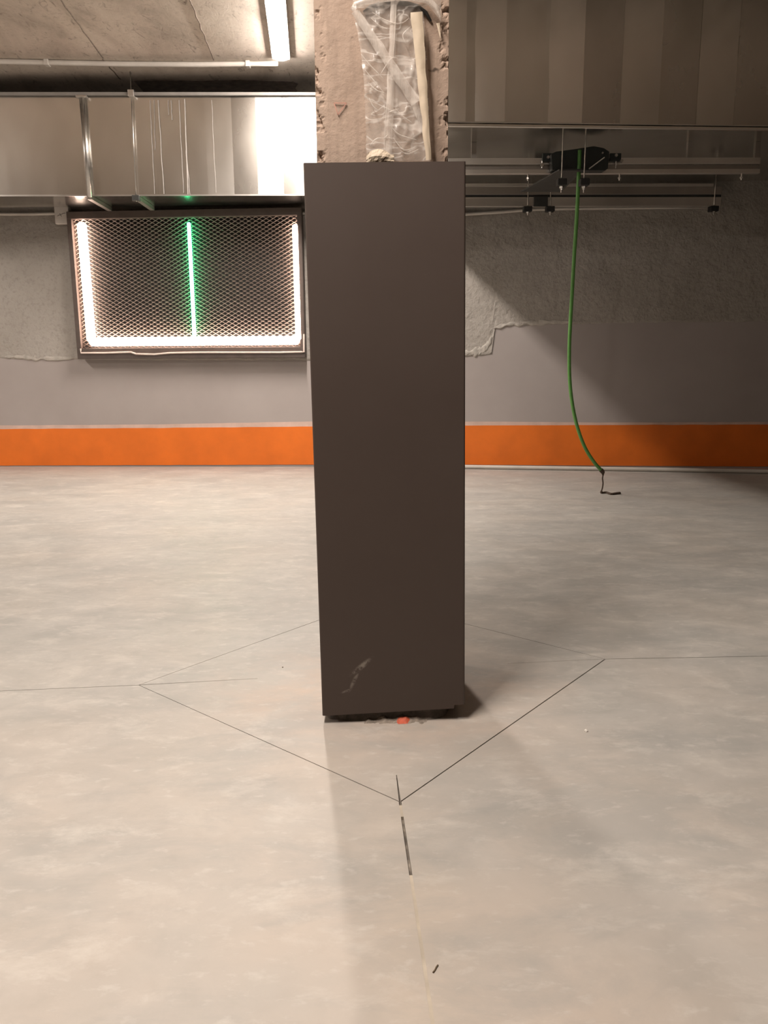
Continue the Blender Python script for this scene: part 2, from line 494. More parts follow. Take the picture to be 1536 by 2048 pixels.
# --- ceiling
ceil = struct(MB().box(XL, XR, YF, max(BL.y, BR.y) + 0.3, CEIL, CEIL + 0.2).obj('ceiling', MAT['ceiling']), 'stained raw concrete ceiling slab with board marks')
for (x0, y0, x1, y1) in ((100, -30, 206, 116), (372, -20, 428, 120), (205, 118, 240, 158)):
    p, q = on_z(x0, y0, CEIL), on_z(x1, y1, CEIL)
    pts = []
    for i in range(13):
        s = p.lerp(q, i / 12); s.x += 0.012 * mnoise.noise(Vector((i * 0.9, x0, 0)))
        pts.append(s)
    MB().tube(pts, 0.006, 6).obj('board_joint', MAT['crack'], ceil)
out = []
patch_px = [(268, 161), (330, 160), (400, 162), (470, 160), (540, 161), (585, 162), (596, 167), (590, 176), (598, 188), (440, 190), (292, 190), (283, 178)]
zs = CEIL
out = [on_z(x, y, zs) for x, y in patch_px]
MB().prism([(p.x, p.y) for p in out], CEIL - 0.005, CEIL, lambda x, y, z: (x, y, z)).obj('dark_patch', MAT['darkpatch'], ceil)  # thin dark brown patch on the ceiling above the slim duct

# --- walls
wall = MB(); wall_box(wall, UL, UR, -0.25, 0.0, -0.10, CEIL + 0.1)
wall = struct(wall.obj('wall_back', MAT['render']), 'grey garage back wall with rough plaster above a smooth dado and orange band')
struct(MB().box(XL - 0.2, XL, YF, BL.y + 0.3, -0.1, CEIL + 0.1).obj('wall_left', MAT['roomwall']))
struct(MB().box(XR, XR + 0.2, YF, BL.y + 0.3, -0.1, CEIL + 0.1).obj('wall_right', MAT['roomwall']))
struct(MB().box(XL, XR, YF - 0.2, YF, -0.1, CEIL + 0.1).obj('wall_front', MAT['roomwall']))

# rough plaster coat, with a wandering lower edge
EDGE = [(-300, 716), (0, 716), (60, 720), (150, 719), (300, 720), (620, 720), (800, 716), (928, 713), (960, 711), (984, 709), (986.5, 700), (988, 658), (1000, 655), (1062, 650), (1150, 648), (1300, 645), (1536, 643), (1800, 640)]
EUV = [wall_uv(x, y) for x, y in EDGE]
def edge_z(u):
    if u <= EUV[0][0]: return EUV[0][1]
    for (a, za), (b, zb) in zip(EUV, EUV[1:]):
        if a <= u <= b: return za + (zb - za) * (u - a) / max(1e-6, b - a)
    return EUV[-1][1]
NU = 420
def pl(s, q):
    u = UL + 2.3 + (UR - UL - 3.8) * s
    e = edge_z(u) + 0.012 * mnoise.noise(Vector((u * 6, 0, 3))) + 0.008 * mnoise.noise(Vector((u * 19, 0, 8)))
    z = e + (CEIL - 0.02 - e) * q ** 1.25
    n = 0.010 * mnoise.noise(Vector((u * 3, z * 3, 1))) + 0.006 * mnoise.noise(Vector((u * 9, z * 9, 5))) + 0.004 * mnoise.noise(Vector((u * 24, z * 24, 9)))
    fall = min(1.0, q / 0.012)
    return W(u, 0.002 + fall * max(0.003, 0.008 + 0.75 * n), z)
MB().grid(NU, 110, pl).obj('plaster_coat', MAT['plaster'], wall, smooth=True)

# thicker pale smears along the plaster edge
def smear(pxs, wd, seed):
    P = smooth_path([on_plane(x, y, W0 + WN * 0.004, WN) for x, y in pxs], 10)
    def fn(s_, q_):
        i = min(len(P) - 1, int(round(s_ * (len(P) - 1)))); p = P[i]
        ww = wd * (0.6 + 0.8 * mnoise.noise(Vector((i * 0.31, seed, 0)))) * math.sin(math.pi * min(1, max(0.02, s_))) ** 0.4
        k = (q_ - 0.5) * 2
        h = 0.007 * (1 - k * k) ** 0.5 + 0.009 * mnoise.noise(Vector((p.x * 26, (p.z + k * ww) * 26, seed))) - (0.012 if abs(k) > 0.99 else 0)
        return p + Vector((0, 0, k * ww)) + WN * (0.004 + max(-0.02, h))
    MB().grid(len(P) - 1, 8, fn).obj('plaster_smear', MAT['smear'], wall, smooth=True)
smear([(928, 706), (955, 703), (972, 694), (984, 676), (989, 660)], 0.085, 1)
smear([(988, 656), (1020, 648), (1062, 645), (1110, 644), (1150, 644)], 0.05, 2)
smear([(10, 714), (50, 714), (95, 717), (148, 716)], 0.05, 3)
# orange band + bare line above it
def band(name, top, bot, o0, o1, mat):
    tu = [wall_uv(x, y) for x, y in top]; bu = [wall_uv(x, y) for x, y in bot]
    def it(arr, u):
        if u <= arr[0][0]: return arr[0][1]
        for (a, za), (b, zb) in zip(arr, arr[1:]):
            if a <= u <= b: return za + (zb - za) * (u - a) / (b - a)
        return arr[-1][1]
    mb = MB(); n = 160
    us = [UL + (UR - UL) * i / n for i in range(n + 1)]
    k = len(mb.v)
    for u in us:
        zt = it(tu, u) + 0.004 * mnoise.noise(Vector((u * 5, 2, len(name)))); zb = max(0.0, it(bu, u) + 0.003 * mnoise.noise(Vector((u * 7, 9, 1))))
        for o, z in ((o0, zb), (o1, zb), (o1, zt), (o0, zt)): mb.v.append(tuple(W(u, o, z)))
    for i in range(n):
        for q in range(4):
            a0, b0 = k + i * 4 + q, k + i * 4 + (q + 1) % 4
            mb.f.append((a0, b0, b0 + 4, a0 + 4))
    return mb.obj(name, mat, wall)
OT = [(0, 858), (300, 856), (625, 853), (928, 851), (1200, 850), (1536, 849)]
band('orange_band', OT, [(0, 931), (320, 930), (625, 929), (928, 929), (1200, 931), (1536, 933)], -0.002, 0.006, MAT['orange'])
band('bare_plaster_line', [(0, 851), (300, 849), (625, 843), (928, 843), (1200, 845), (1536, 844)], [(x, y + 1) for x, y in OT], -0.002, 0.004, MAT['pink_line'])

# ================================================================== COLUMN
CY = 2.56
pl_ = on_y(632, 320, CY); pr_ = on_y(897.5, 320, CY)
CX0, CX1 = pl_.x, pr_.x
CW = CX1 - CX0
def col_ring(z, nper, chip):
    pts = []
    for s in range(4):
        for k in range(nper):
            tt = k / nper
            tt = 0.5 - 0.5 * math.cos(math.pi * tt)
            c = [(0, 0), (1, 0), (1, 1), (0, 1)]
            a, b = c[s], c[(s + 1) % 4]
            x = a[0] + (b[0] - a[0]) * tt; y = a[1] + (b[1] - a[1]) * tt
            p = Vector((CX0 + x * CW, CY + y * 0.40, z))
            if chip:
                dx = min(x, 1 - x) * CW; dy = min(y, 1 - y) * 0.40
                near = max(0.0, 1 - (dx + dy) / 0.035)
                h = mnoise.noise(Vector((p.x * 40, p.y * 40, z * 34))) + 0.6 * mnoise.noise(Vector((p.x * 90 + 3, p.y * 90, z * 95)))
                amt = near * (0.004 + max(0.0, h - 0.05) * 0.030)
                cx = Vector((CX0 + CW / 2 - p.x, CY + 0.2 - p.y, 0)).normalized()
                p += cx * amt
                if dy < 1e-6 and near == 0:
                    p.y += 0.0015 * mnoise.noise(Vector((p.x * 14, z * 14, 4)))
            pts.append(p)
    return pts
zs = [0.0, 0.3, 0.8, 1.3, 1.7] + [1.7 + 0.006 * i for i in range(1, 96)] + [2.5, 3.0, CEIL]
NP = 40
mb = MB()
for z in zs:
    mb.v += [tuple(p) for p in col_ring(z, NP, 1.69 < z < 2.4)]
R = 4 * NP
for i in range(len(zs) - 1):
    for k in range(R):
        a, b = i * R + k, i * R + (k + 1) % R
        mb.f.append((a, b, b + R, a + R))
mb.f.append(tuple(reversed(range(R)))); mb.f.append(tuple((len(zs) - 1) * R + k for k in range(R)))
colm = thing('concrete_column', (CX0 + CW / 2, CY + 0.2, 0), 'square raw concrete column with chipped corners rising out of the dark casing', 'column')
mb.obj('shaft', MAT['colcon'], colm)
# faded red triangle on the shaft
tri = [(668, 206), (693, 206), (676, 229)]
for a, b in zip(tri, tri[1:] + tri[:1]):
    pa, pb = on_y(*a, CY - 0.004), on_y(*b, CY - 0.004)
    d = (pb - pa).normalized(); nn = Vector((-d.z, 0, d.x)) * 0.0011
    MB().prism([(0, -1), (1, -1), (1, 1), (0, 1)], -0.0004, 0.0012, lambda p, q, y, pa=pa, pb=pb, nn=nn: pa.lerp(pb, p) + nn * q + Vector((0, y, 0))).obj('red_chalk_line', MAT['redchalk'], colm)
# mortar and red paint at the foot
def foot(s, q):
    ang = s * 2 * math.pi
    x = (CX0 + CX1) / 2 + math.copysign(abs(math.cos(ang)) ** 0.35, math.cos(ang)) * (0.203 + 0.015 * (1 - q) ** 1.5)
    y = CY + 0.2 + math.copysign(abs(math.sin(ang)) ** 0.35, math.sin(ang)) * (0.203 + 0.055 * (1 - q) ** 1.5)
    k = 0.006 * mnoise.noise(Vector((x * 30, y * 30, q * 3)))
    return (x + k, y + k, 0.075 * q)
MB().grid(120, 4, foot).obj('mortar_foot', MAT['colbase'], colm)
def spill(s, q):
    x = -0.075 + 0.22 * s; y = 2.470 + 0.10 * q
    h = math.sin(math.pi * s) ** 0.5 * min(1, q * 2.5) * 0.020 * (0.75 + 0.9 * mnoise.noise(Vector((x * 25, y * 25, 2)))) + 0.004 * mnoise.noise(Vector((x * 80, y * 80, 4)))
    return (x, y, h - 0.003)
MB().grid(44, 18, spill).obj('mortar_spill', MAT['spill'], colm)
pr0 = on_y(778, 1432, CY - 0.03); pr1 = on_y(822, 1420, CY - 0.03)
rp = [(781, 1436), (790, 1431), (803, 1424), (822, 1421), (826, 1427), (815, 1434), (800, 1437)]
def dab(s_, q_):
    x = 0.030 + 0.046 * s_; y = 2.474 + 0.034 * q_
    _, _, z = spill((x + 0.012 * q_ + 0.075) / 0.22, (y - 2.470) / 0.10)
    return (x + 0.012 * q_, y, z + 0.0012 - 0.002 * ((2 * s_ - 1) ** 4 + (2 * q_ - 1) ** 4))
MB().grid(10, 10, dab).obj('red_paint_dab', MAT['red'], colm)

# ---- dark casing
bl = on_y(645, 1428, 2.485); br = on_y(927, 1418, 2.495)
CLZ0 = 0.036
cw = (br - bl).xy.length + 0.005
yaw = math.radians(2.2)
top = on_y(770, 323.5, 2.485)
CLH = top.z - CLZ0
cmat = Matrix.Translation(((bl.x + br.x) / 2 - 0.008, CY + 0.20, CLZ0)) @ Matrix.Rotation(math.radians(-0.62), 4, 'Y') @ Matrix.Rotation(yaw, 4, 'Z')
clad = thing('column_casing', (0, 0, 0), 'dark brown sheet-metal casing wrapped around the lower column', 'casing', mat=cmat)
hw, th = cw / 2, 0.003
fy = -0.272
def cl(name, mb, bev=0.0015):
    me = mb.mesh(name, False, bev, 2)
    o = bpy.data.objects.new(name, me); me.materials.append(MAT['clad']); COL.objects.link(o); o.parent = clad
    return o
# front sheet folded round both vertical corners, notched at its lower right corner, sloping foot
r = 0.006
def front_sheet():
    mb = MB()
    prof = []
    for k in range(7):
        a = math.pi / 2 * k / 6
        prof.append((-hw + r - r * math.cos(a), fy + r - r * math.sin(a)))
    prof = [(-hw, fy + 0.03)] + prof
    prof += [(-x, y) for x, y in reversed(prof)]
    # insert notch position
    xs = 0.5 * cw - 0.036
    k = next(i for i, (x, y) in enumerate(prof) if x > xs)
    prof = prof[:k] + [(xs - 0.0005, fy), (xs + 0.0005, fy)] + prof[k:]
    n = len(prof)
    def zb(x):
        base = -0.004 + 0.012 * (x + hw) / cw
        return base + (0.012 if x > xs else 0.0)
    for x, y in prof: mb.v.append((x, y, zb(x)))
    for x, y in prof: mb.v.append((x, y, CLH))
    for i in range(n - 1): mb.f.append((i, i + 1, n + i + 1, n + i))
    return mb
me = front_sheet().mesh('front_sheet')
me.materials.append(MAT['clad'])
for p in me.polygons: p.use_smooth = False
o = bpy.data.objects.new('front_sheet', me); COL.objects.link(o); o.parent = clad
md = o.modifiers.new('thick', 'SOLIDIFY'); md.thickness = 0.002; md.offset = -1
cl('side_sheet', MB().box(-hw, -hw + th, fy + 0.031, 0.245, 0.0, CLH))
cl('side_sheet', MB().box(hw - th, hw, fy + 0.031, 0.245, 0.012, CLH))
cl('back_sheet', MB().box(-hw + th, hw - th, 0.242, 0.245, 0.004, CLH))
# ---- plastic sheet taped to the column
PY = CY - 0.010
def pw(px, py, off=0.0):
    return on_y(px, py, PY - off)
plas = thing('plastic_sheet', pw(790, 318), 'crumpled clear plastic sheet taped to the concrete column with cream masking tape', 'plastic sheet')
Ledge = [(-20, 716), (0, 706), (18, 704), (60, 714), (101, 721), (162, 728), (230, 731), (320, 733)]
Redge = [(-20, 870), (0, 868), (18, 846), (60, 850), (101, 853), (162, 857), (230, 859), (320, 861)]
def interp(a, y):
    for (y0, x0), (y1, x1) in zip(a, a[1:]):
        if y0 <= y <= y1: return x0 + (x1 - x0) * (y - y0) / (y1 - y0)
    return a[-1][1]
def ridged(v): return 1 - abs(v)
def film(s, q):
    y = 322 - 345 * q
    x = interp(Ledge, max(-20, y)) * (1 - s) + interp(Redge, max(-20, y)) * s
    x += 1.5 * mnoise.noise(Vector((y * 0.08, s * 3, 0))) * (1 if s < 0.03 else 0)
    a = ridged(2.2 * mnoise.noise(Vector((x * 0.018 + y * 0.010, y * 0.006 - x * 0.01, 1))))
    b = ridged(2.2 * mnoise.noise(Vector((x * 0.05 - y * 0.02, y * 0.022, 7))))
    off = 0.006 * max(0, a) ** 3 + 0.004 * max(0, b) ** 3 + 0.008 * math.sin(math.pi * s)
    return pw(x, y, off)
MB().grid(44, 90, film).obj('film', MAT['film'], plas, smooth=True)
def strip(name, pa, pb, wa, wb, off, mat, n=24, m=4, wob=1.2, bulge=0.003):
    def fn(s, q):
        cx = pa[0] + (pb[0] - pa[0]) * q; cy = pa[1] + (pb[1] - pa[1]) * q
        d = Vector((pb[0] - pa[0], pb[1] - pa[1])).normalized(); nn = Vector((-d.y, d.x))
        ww = wa + (wb - wa) * q
        k = (s - 0.5) * ww + wob * mnoise.noise(Vector((q * 9, round(s) * 5 + pa[0], 2)))
        return pw(cx + nn.x * k, cy + nn.y * k, off + bulge * math.sin(math.pi * s) + 0.002 * mnoise.noise(Vector((q * 12, s * 2, pa[1]))))
    o = MB().grid(m, n, fn).obj(name, mat, plas, smooth=True)
    return o
strip('film_fold', (710, 22), (832, 206), 17, 22, 0.020, MAT['fold'], 30, 5, 2.5, 0.006)
strip('film_fold', (826, 196), (856, 290), 16, 6, 0.017, MAT['fold'], 20, 4, 1.5, 0.004)
strip('film_fold', (788, 0), (776, 318), 13, 15, 0.016, MAT['fold'], 30, 4, 2.5, 0.004)
def crease(pts_, r_=0.0016):
    P = smooth_path([pw(x, y, 0.021) for x, y in pts_], 5)
    n_ = len(P); MB().tube(P, [0.0004 + r_ * math.sin(math.pi * i / (n_ - 1)) for i in range(n_)], 5).obj('film_crease', MAT['fold'], plas, smooth=True)
for c_ in ([(744, 24), (766, 38), (790, 47), (806, 45), (818, 36)], [(742, 36), (760, 52), (776, 58)], [(730, 140), (745, 158), (770, 188)], [(736, 165), (752, 180), (772, 187)],
           [(738, 195), (746, 212), (758, 222)], [(776, 225), (800, 217)], [(740, 292), (755, 277), (792, 277)], [(784, 255), (800, 270), (835, 280)],
           [(786, 275), (808, 300), (834, 292)], [(790, 215), (805, 232), (824, 245)], [(760, 150), (782, 118), (796, 117)], [(812, 88), (806, 70), (822, 52)],
           [(768, 278), (776, 269)], [(722, 108), (740, 130), (768, 158)], [(800, 300), (815, 308), (838, 298)], [(792, 5), (790, 60), (786, 120)], [(774, 200), (770, 260), (768, 300)]):
    crease(c_)
# rolled upper lip of the sheet
lip = [(704, 20), (711, 10), (728, 4), (752, -2), (790, -8), (830, -6), (856, 0), (872, 14), (880, 34)]
MB().tube([pw(x, y, 0.022) for x, y in lip], [0.006, 0.009, 0.010, 0.011, 0.012, 0.011, 0.010, 0.008, 0.003], 8).obj('rolled_edge', MAT['fold'], plas, smooth=True)
def flap(s, q):
    x = 846 + 36 * s; y = -8 + (12 + 40 * s ** 1.4) * q
    return pw(x, y, 0.020 + 0.006 * math.sin(3 * s + 2 * q))
MB().grid(10, 8, flap).obj('film_flap', MAT['fold'], plas, smooth=True)
# tape
strip('masking_tape', (833, 24), (857, 320), 24, 11, 0.024, MAT['tape'], 40, 5, 2.6, 0.003)
strip('masking_tape', (876, 46), (881, 76), 7, 1.5, 0.003, MAT['tape'], 10, 3, 0.6, 0.001)
def blob(s, q):
    x = 733 + 55 * s
    topy = 309 - 11 * math.sin(math.pi * min(1, s * 1.15)) ** 0.8
    y = 325 + (topy - 325) * q
    return pw(x, y, 0.020 + 0.008 * math.sin(math.pi * q) * math.sin(math.pi * s) + 0.003 * mnoise.noise(Vector((s * 7, q * 5, 0))))
MB().grid(16, 6, blob).obj('masking_tape', MAT['tape'], plas)
# dark arched tube under the sheet
cb = [(727, 24), (740, 15), (760, 8), (785, 5), (812, 7), (836, 14), (852, 26), (862, 42)]
o = MB().tube([on_y(x, y, CY - 0.007) for x, y in cb], [0.003, 0.006, 0.007, 0.007, 0.007, 0.007, 0.006, 0.003], 8).obj('dark_arc_tube', MAT['darkplate'], None, True)
tag(o, 'dark tube arching on the column behind the plastic sheet', 'cable')

# ================================================================== LAMPS
def batten(x, y0, y1, label, shear=0.0):
    root = thing('led_batten', (x, (y0 + y1) / 2, CEIL), label, 'ceiling light', 'ceiling battens')
    z = CEIL
    MB().box(x - 0.045, x + 0.045, y0 + 0.01, y1 - 0.01, z - 0.022, z).obj('housing', MAT['lampbody'], root, bevel=0.004)
    MB().box(x - 0.080, x + 0.080, y0 + 0.01, y1 - 0.01, z - 0.030, z - 0.0222).obj('ceiling_light_shield', MAT['lampbody'], root, bevel=0.002)  # tray added to keep the diffuser's light off the nearby ceiling
    def lens(s_, q_):
        a = math.pi + math.pi * s_
        yy = y0 + 0.012 + (y1 - y0 - 0.024) * q_
        e = min(1.0, min(yy - y0 - 0.012, y1 - 0.012 - yy) / 0.05)
        rr = math.sqrt(max(0.0, 1 - (1 - e) ** 2)) * 0.999 + 0.001
        return (x + math.cos(a) * 0.068 * rr, yy, z - 0.0302 + math.sin(a) * 0.023 * rr)
    ys = [0, 0.004, 0.010, 0.018, 0.033, 0.2, 0.4, 0.6, 0.8, 0.967, 0.982, 0.990, 0.996, 1]
    mbl = MB(); n_ = 12
    for q_ in ys:
        for k in range(n_ + 1): mbl.v.append(lens(k / n_, q_))
    for jj in range(len(ys) - 1):
        for k in range(n_):
            a_ = jj * (n_ + 1) + k
            mbl.f.append((a_, a_ + 1, a_ + n_ + 2, a_ + n_ + 1))
    mbl.obj('diffuser', MAT['lamp'], root, smooth=True)
    if shear:
        pv = Vector((x, y1, 0)); Rm = Matrix.Translation(pv) @ Matrix.Rotation(shear, 4, 'Z') @ Matrix.Translation(-pv)
        root.matrix_world = Rm @ root.matrix_world
    return root
e1 = on_z(563, 132, CEIL - 0.08)
LX = e1.x
e0 = on_z(549, 0, CEIL - 0.08)
LROT = math.atan2(-(e1.x - e0.x), e1.y - e0.y)
batten(LX, e1.y - 1.55, e1.y, 'glowing white batten light on the ceiling at the end of the white conduit', LROT)
batten(LX, e1.y - 7.4, e1.y - 5.85, 'white batten light on the ceiling in line with the one at the white conduit')
batten(LX - 5.2, e1.y - 2.9, e1.y - 1.35, 'unseen batten light added on the ceiling to brighten the side by the bare side wall')  # lamp added out of view to brighten the left side

# ================================================================== LEFT DUCT
DLZ = 2.75
d0, d1 = on_z(0, 392, DLZ), on_z(608, 390.5, DLZ)
ldx = (d1 - d0); ldx.z = 0; ldx.normalize(); ldn = Vector((ldx.y, -ldx.x, 0))
def LD(u, off, z):      # off > 0 towards the camera
    p = d0 + ldx * u + ldn * off; return Vector((p.x, p.y, z))
def fbox(F, mb, u0, u1, o0, o1, z0, z1):
    n = len(mb.v)
    mb.v += [tuple(F(u, o, z)) for z in (z0, z1) for o in (o0, o1) for u in (u0, u1)]
    for q in ((0, 2, 3, 1), (4, 5, 7, 6), (0, 1, 5, 4), (2, 6, 7, 3), (0, 4, 6, 2), (1, 3, 7, 5)):
        mb.f.append(tuple(n + i for i in q))
    return mb
tz = on_plane(300, 193, d0, ldn).z
def wall_gap(F, u):      # distance from the front line back to the wall
    p = F(u, 0, 0); return (p - W0).dot(WN)
LU0 = (XL + 0.05 - d0.x) / ldx.x
LU1 = (-0.02 - d0.x) / ldx.x
back = 0.60
duct = thing('ventilation_duct', LD((LU0 + LU1) / 2, 0, DLZ), 'slim galvanised ventilation duct running along the back wall above the lit mesh panel', 'duct')
fbox(LD, MB(), LU0, LU1, -back, -0.012, DLZ + 0.006, tz - 0.004).obj('duct_body', MAT['galv_dull'], duct)
fbox(LD, MB(), LU0, LU1, -back, 0.0, DLZ, DLZ + 0.006).obj('bottom_sheet', MAT['galv_under'], duct)
def panel_mesh(F, u0, u1, z0, z1, tilt, bow, seed, name):
    def fn(s, q):
        u = u0 + (u1 - u0) * s; z = z0 + (z1 - z0) * q
        off = tilt * (s - 0.5) + bow * math.sin(math.pi * s) * (0.5 + 0.5 * math.sin(math.pi * q)) + 0.0012 * mnoise.noise(Vector((u * 4, z * 3, seed)))
        return F(u, -0.006 + off, z)
    return MB().grid(8, 14, fn)
wpx = [(-1, 0)]
px_edges = [412, 465, 513, 565, 612]
ue = [(on_plane(x, 290, d0, ldn) - d0).dot(ldx) for x in px_edges]
stp = (ue[-1] - ue[0]) / 4
edges = list(ue)
while edges[0] > LU0 + stp: edges.insert(0, edges[0] - stp)
edges[0] = LU0
while edges[-1] < LU1 - stp * 0.5: edges.append(edges[-1] + stp)
edges[-1] = LU1
tl_ = {}
for i, (a, b) in enumerate(zip(edges, edges[1:])):
    k = i - (len(edges) - 1)
    left = b <= ue[0] + 0.01
    rng = random.Random(i * 13 + 5)
    tilt = rng.uniform(-0.0012, 0.0012) if left else (-1) ** i * rng.uniform(0.005, 0.009)
    panel_mesh(LD, a, b, DLZ + 0.004, tz, tilt, rng.uniform(-0.002, 0.003) * (0.4 if left else 1), i, 'panel').obj('panel', MAT['galv_a' if left else ('galv_b', 'galv_a')[i % 2]], duct, smooth=True)
fbox(LD, MB(), LU0, LU1, -0.002, 0.004, DLZ - 0.004, DLZ + 0.010).obj('lower_seam', MAT['galv_rail'], duct)
# white drips down the duct
for (x0, y0, x1, y1, wd) in ((300, 200, 309, 388, 0.004), (308, 200, 310, 300, 0.003), (316, 200, 328, 388, 0.006), (342, 200, 344, 240, 0.004), (358, 200, 367, 386, 0.004), (369, 198, 376, 390, 0.007), (372, 300, 380, 390, 0.005), (423, 200, 432, 385, 0.003), (336, 200, 337, 230, 0.003)):
    n = 14; path = []
    for i in range(n + 1):
        q = i / n
        p = on_plane(x0 + (x1 - x0) * q + 1.2 * mnoise.noise(Vector((q * 4, x0, 0))), y0 + (y1 - y0) * q, d0 + ldn * 0.0005, ldn)
        path.append(p)
    mb = MB()
    for p in path:
        mb.v.append(tuple(p - ldx * wd * 0.7)); mb.v.append(tuple(p + ldn * 0.0015)); mb.v.append(tuple(p + ldx * wd * 0.7))
    for i in range(n):
        for k in (0, 1): mb.f.append((3 * i + k, 3 * i + k + 1, 3 * i + k + 4, 3 * i + k + 3))
    mb.obj('white_drip', MAT['drip'], duct, smooth=True)

# white conduit along the duct's top edge
def line_pts(pxs, fn, n=1): return [fn(x, y) for x, y in pxs]
p0 = LD(LU0, 0.02, tz + 0.012); p1 = LD(LU1, 0.02, tz + 0.012)
root = thing('duct_top_rail', LD(0, 0.02, tz), 'pale steel rail along the upper front edge of the slim duct', 'rail')
fbox(LD, MB(), LU0, LU1, 0.001, 0.034, tz + 0.001, tz + 0.030).obj('rail', MAT['railpaint'], root, bevel=0.003)
pc = (on_plane(265, 195, d0, ldn) - d0).dot(ldx)
fbox(LD, MB(), pc - 0.028, pc + 0.028, -0.002, 0.056, tz - 0.012, tz + 0.046).obj('rail_clamp', MAT['galv_rail'], root, bevel=0.003)

# hangers of the slim duct
def hanger(px, label, thick):
    u = (on_plane(px[0], px[1], d0, ldn) - d0).dot(ldx); u2 = (on_plane(px[2], px[3], d0, ldn) - d0).dot(ldx)
    root = thing('duct_hanger', LD(u2, 0.02, DLZ), label, 'hanger')
    if thick:
        MB().tube([LD(u, 0.03, tz - 0.01), LD(u2, 0.03, DLZ - 0.02)], 0.026, 12).obj('drop_pipe', MAT['zinc'], root, smooth=True)
        fbox(LD, MB(), u - 0.05, u + 0.05, 0.002, 0.058, tz - 0.022, tz - 0.002).obj('pipe_clip', MAT['galv_rail'], root, bevel=0.003)
    else:
        MB().tube([LD(u, 0.03, CEIL), LD(u2, 0.03, DLZ - 0.06)], 0.0055, 8).obj('threaded_rod', MAT['zinc'], root, smooth=True)
        fbox(LD, MB(), u2 - 0.035, u2 + 0.035, 0.003, 0.06, DLZ - 0.055, DLZ - 0.005).obj('rod_nut', MAT['darkplate'], root, bevel=0.004)
    fbox(LD, MB(), u2 - 0.022, u2 + 0.022, -back, 0.03, DLZ - 0.040, DLZ - 0.003).obj('cross_bar', MAT['galv_rail'], root)
    return root
hanger((166, 195, 181, 391), 'thick galvanised pipe hanger crossing the front of the slim duct', True)
hanger((265, 195, 274, 393), 'thin threaded-rod hanger beside the white drips on the slim duct', False)

# ceiling conduit to the lamp
zc = CEIL - 0.022
root = thing('ceiling_conduit', on_z(90, 127, CEIL), 'white conduit clipped across the ceiling to the glowing batten light', 'conduit')
cp = [on_z(-260, 121, zc), on_z(0, 123, zc), on_z(94, 125, zc), on_z(250, 128, zc), on_z(400, 129, zc), on_z(520, 127.5, zc), on_z(556, 127, zc)]
MB().tube(cp, 0.022, 10).obj('pipe', MAT['pvc'], root, smooth=True)
for x, y in ((94, 125), (496, 128)):
    p = on_z(x, y, zc)
    MB().box(p.x - 0.02, p.x + 0.02, p.y - 0.032, p.y + 0.032, zc - 0.028, CEIL).obj('saddle_clip', MAT['pvc'], root, bevel=0.004)

# ================================================================== WALL CONDUIT + JUNCTION BOX
OFFC = 0.045
def wp(px, py, off=OFFC):
    return on_plane(px, py, W0 + WN * off, WN)
wc = [(-300, 429), (0, 428), (60, 428), (112, 427), (138, 427), (300, 426), (450, 425), (605, 426), (760, 429), (930, 428.5), (1000, 424), (1060, 419), (1130, 417), (1300, 415), (1436, 414)]
o = MB().tube([wp(x, y) for x, y in wc], 0.017, 10).obj('wall_conduit', MAT['pvc'], None, True)
tag(o, 'thin pale conduit running along the back wall under the slim duct', 'conduit')
u0, zt = wall_uv(107, 413, 0.1); u1, zb = wall_uv(139.5, 447.5, 0.1)
jb = thing('junction_box', W((u0 + u1) / 2, 0.03, zb), 'square pale junction box on the wall conduit beside the lit mesh panel', 'junction box')
mb = wall_box(MB(), u0, u1, 0.035, 0.088, zb, zt); mb.obj('box_body', MAT['boxpvc'], jb, bevel=0.006)
mb = wall_box(MB(), u0 + 0.004, u1 - 0.004, 0.0885, 0.100, zb + 0.004, zt - 0.004); lid = mb.obj('lid', MAT['boxpvc'], jb, bevel=0.004)
for k, (a, b, c, d) in enumerate(((115, 432, 121, 430), (119, 427, 123, 433), (122, 429, 131, 426))):
    pa, pb = wp(a, b, 0.1005), wp(c, d, 0.1005)
    MB().tube([pa, pa.lerp(pb, 0.5) + Vector((0, 0, 0.004)), pb], 0.0025, 5).obj('pencil_mark', MAT['ink'], lid)

# ================================================================== LIT MESH PANEL
PO = 0.06
ul, zt = wall_uv(150, 436, PO); _, zb = wall_uv(300, 717, PO); ur, _ = wall_uv(612, 560, PO)
def wuv(px, py, off=PO): return wall_uv(px, py, off)
ul_b = wuv(157, 700)[0]; ul_t = wuv(143, 440)[0]
ul = (ul_b + ul_t) / 2
ur = (wuv(613, 705)[0] + wuv(605, 440)[0]) / 2
sign = thing('lit_mesh_panel', W((ul + ur) / 2, 0.03, zb), 'brown framed wall panel of expanded metal mesh edged with glowing led strips', 'light panel')
fw = 0.075
zin = wuv(300, 694)[1]; zt = wuv(300, 438)[1]
def part(name, u0, u1, o0, o1, z0, z1, mat, par, bev=0.004):
    return wall_box(MB(), u0, u1, o0, o1, z0, z1).obj(name, mat, par, bevel=bev)
part('frame_bottom', ul, ur, 0.03, 0.14, zb, zin - 0.01, MAT['frame'], sign)
part('frame_top', ul, ur, 0.03, 0.14, zt, zt + 0.075, MAT['frame'], sign)
part('frame_left', ul, ul + 0.05, 0.03, 0.14, zin - 0.01, zt, MAT['frame'], sign)
part('frame_right', ur - 0.05, ur, 0.03, 0.14, zin - 0.01, zt, MAT['frame'], sign)
part('backing', ul + 0.05, ur - 0.05, 0.03, 0.045, zin - 0.01, zt, MAT['niche'], sign, 0)
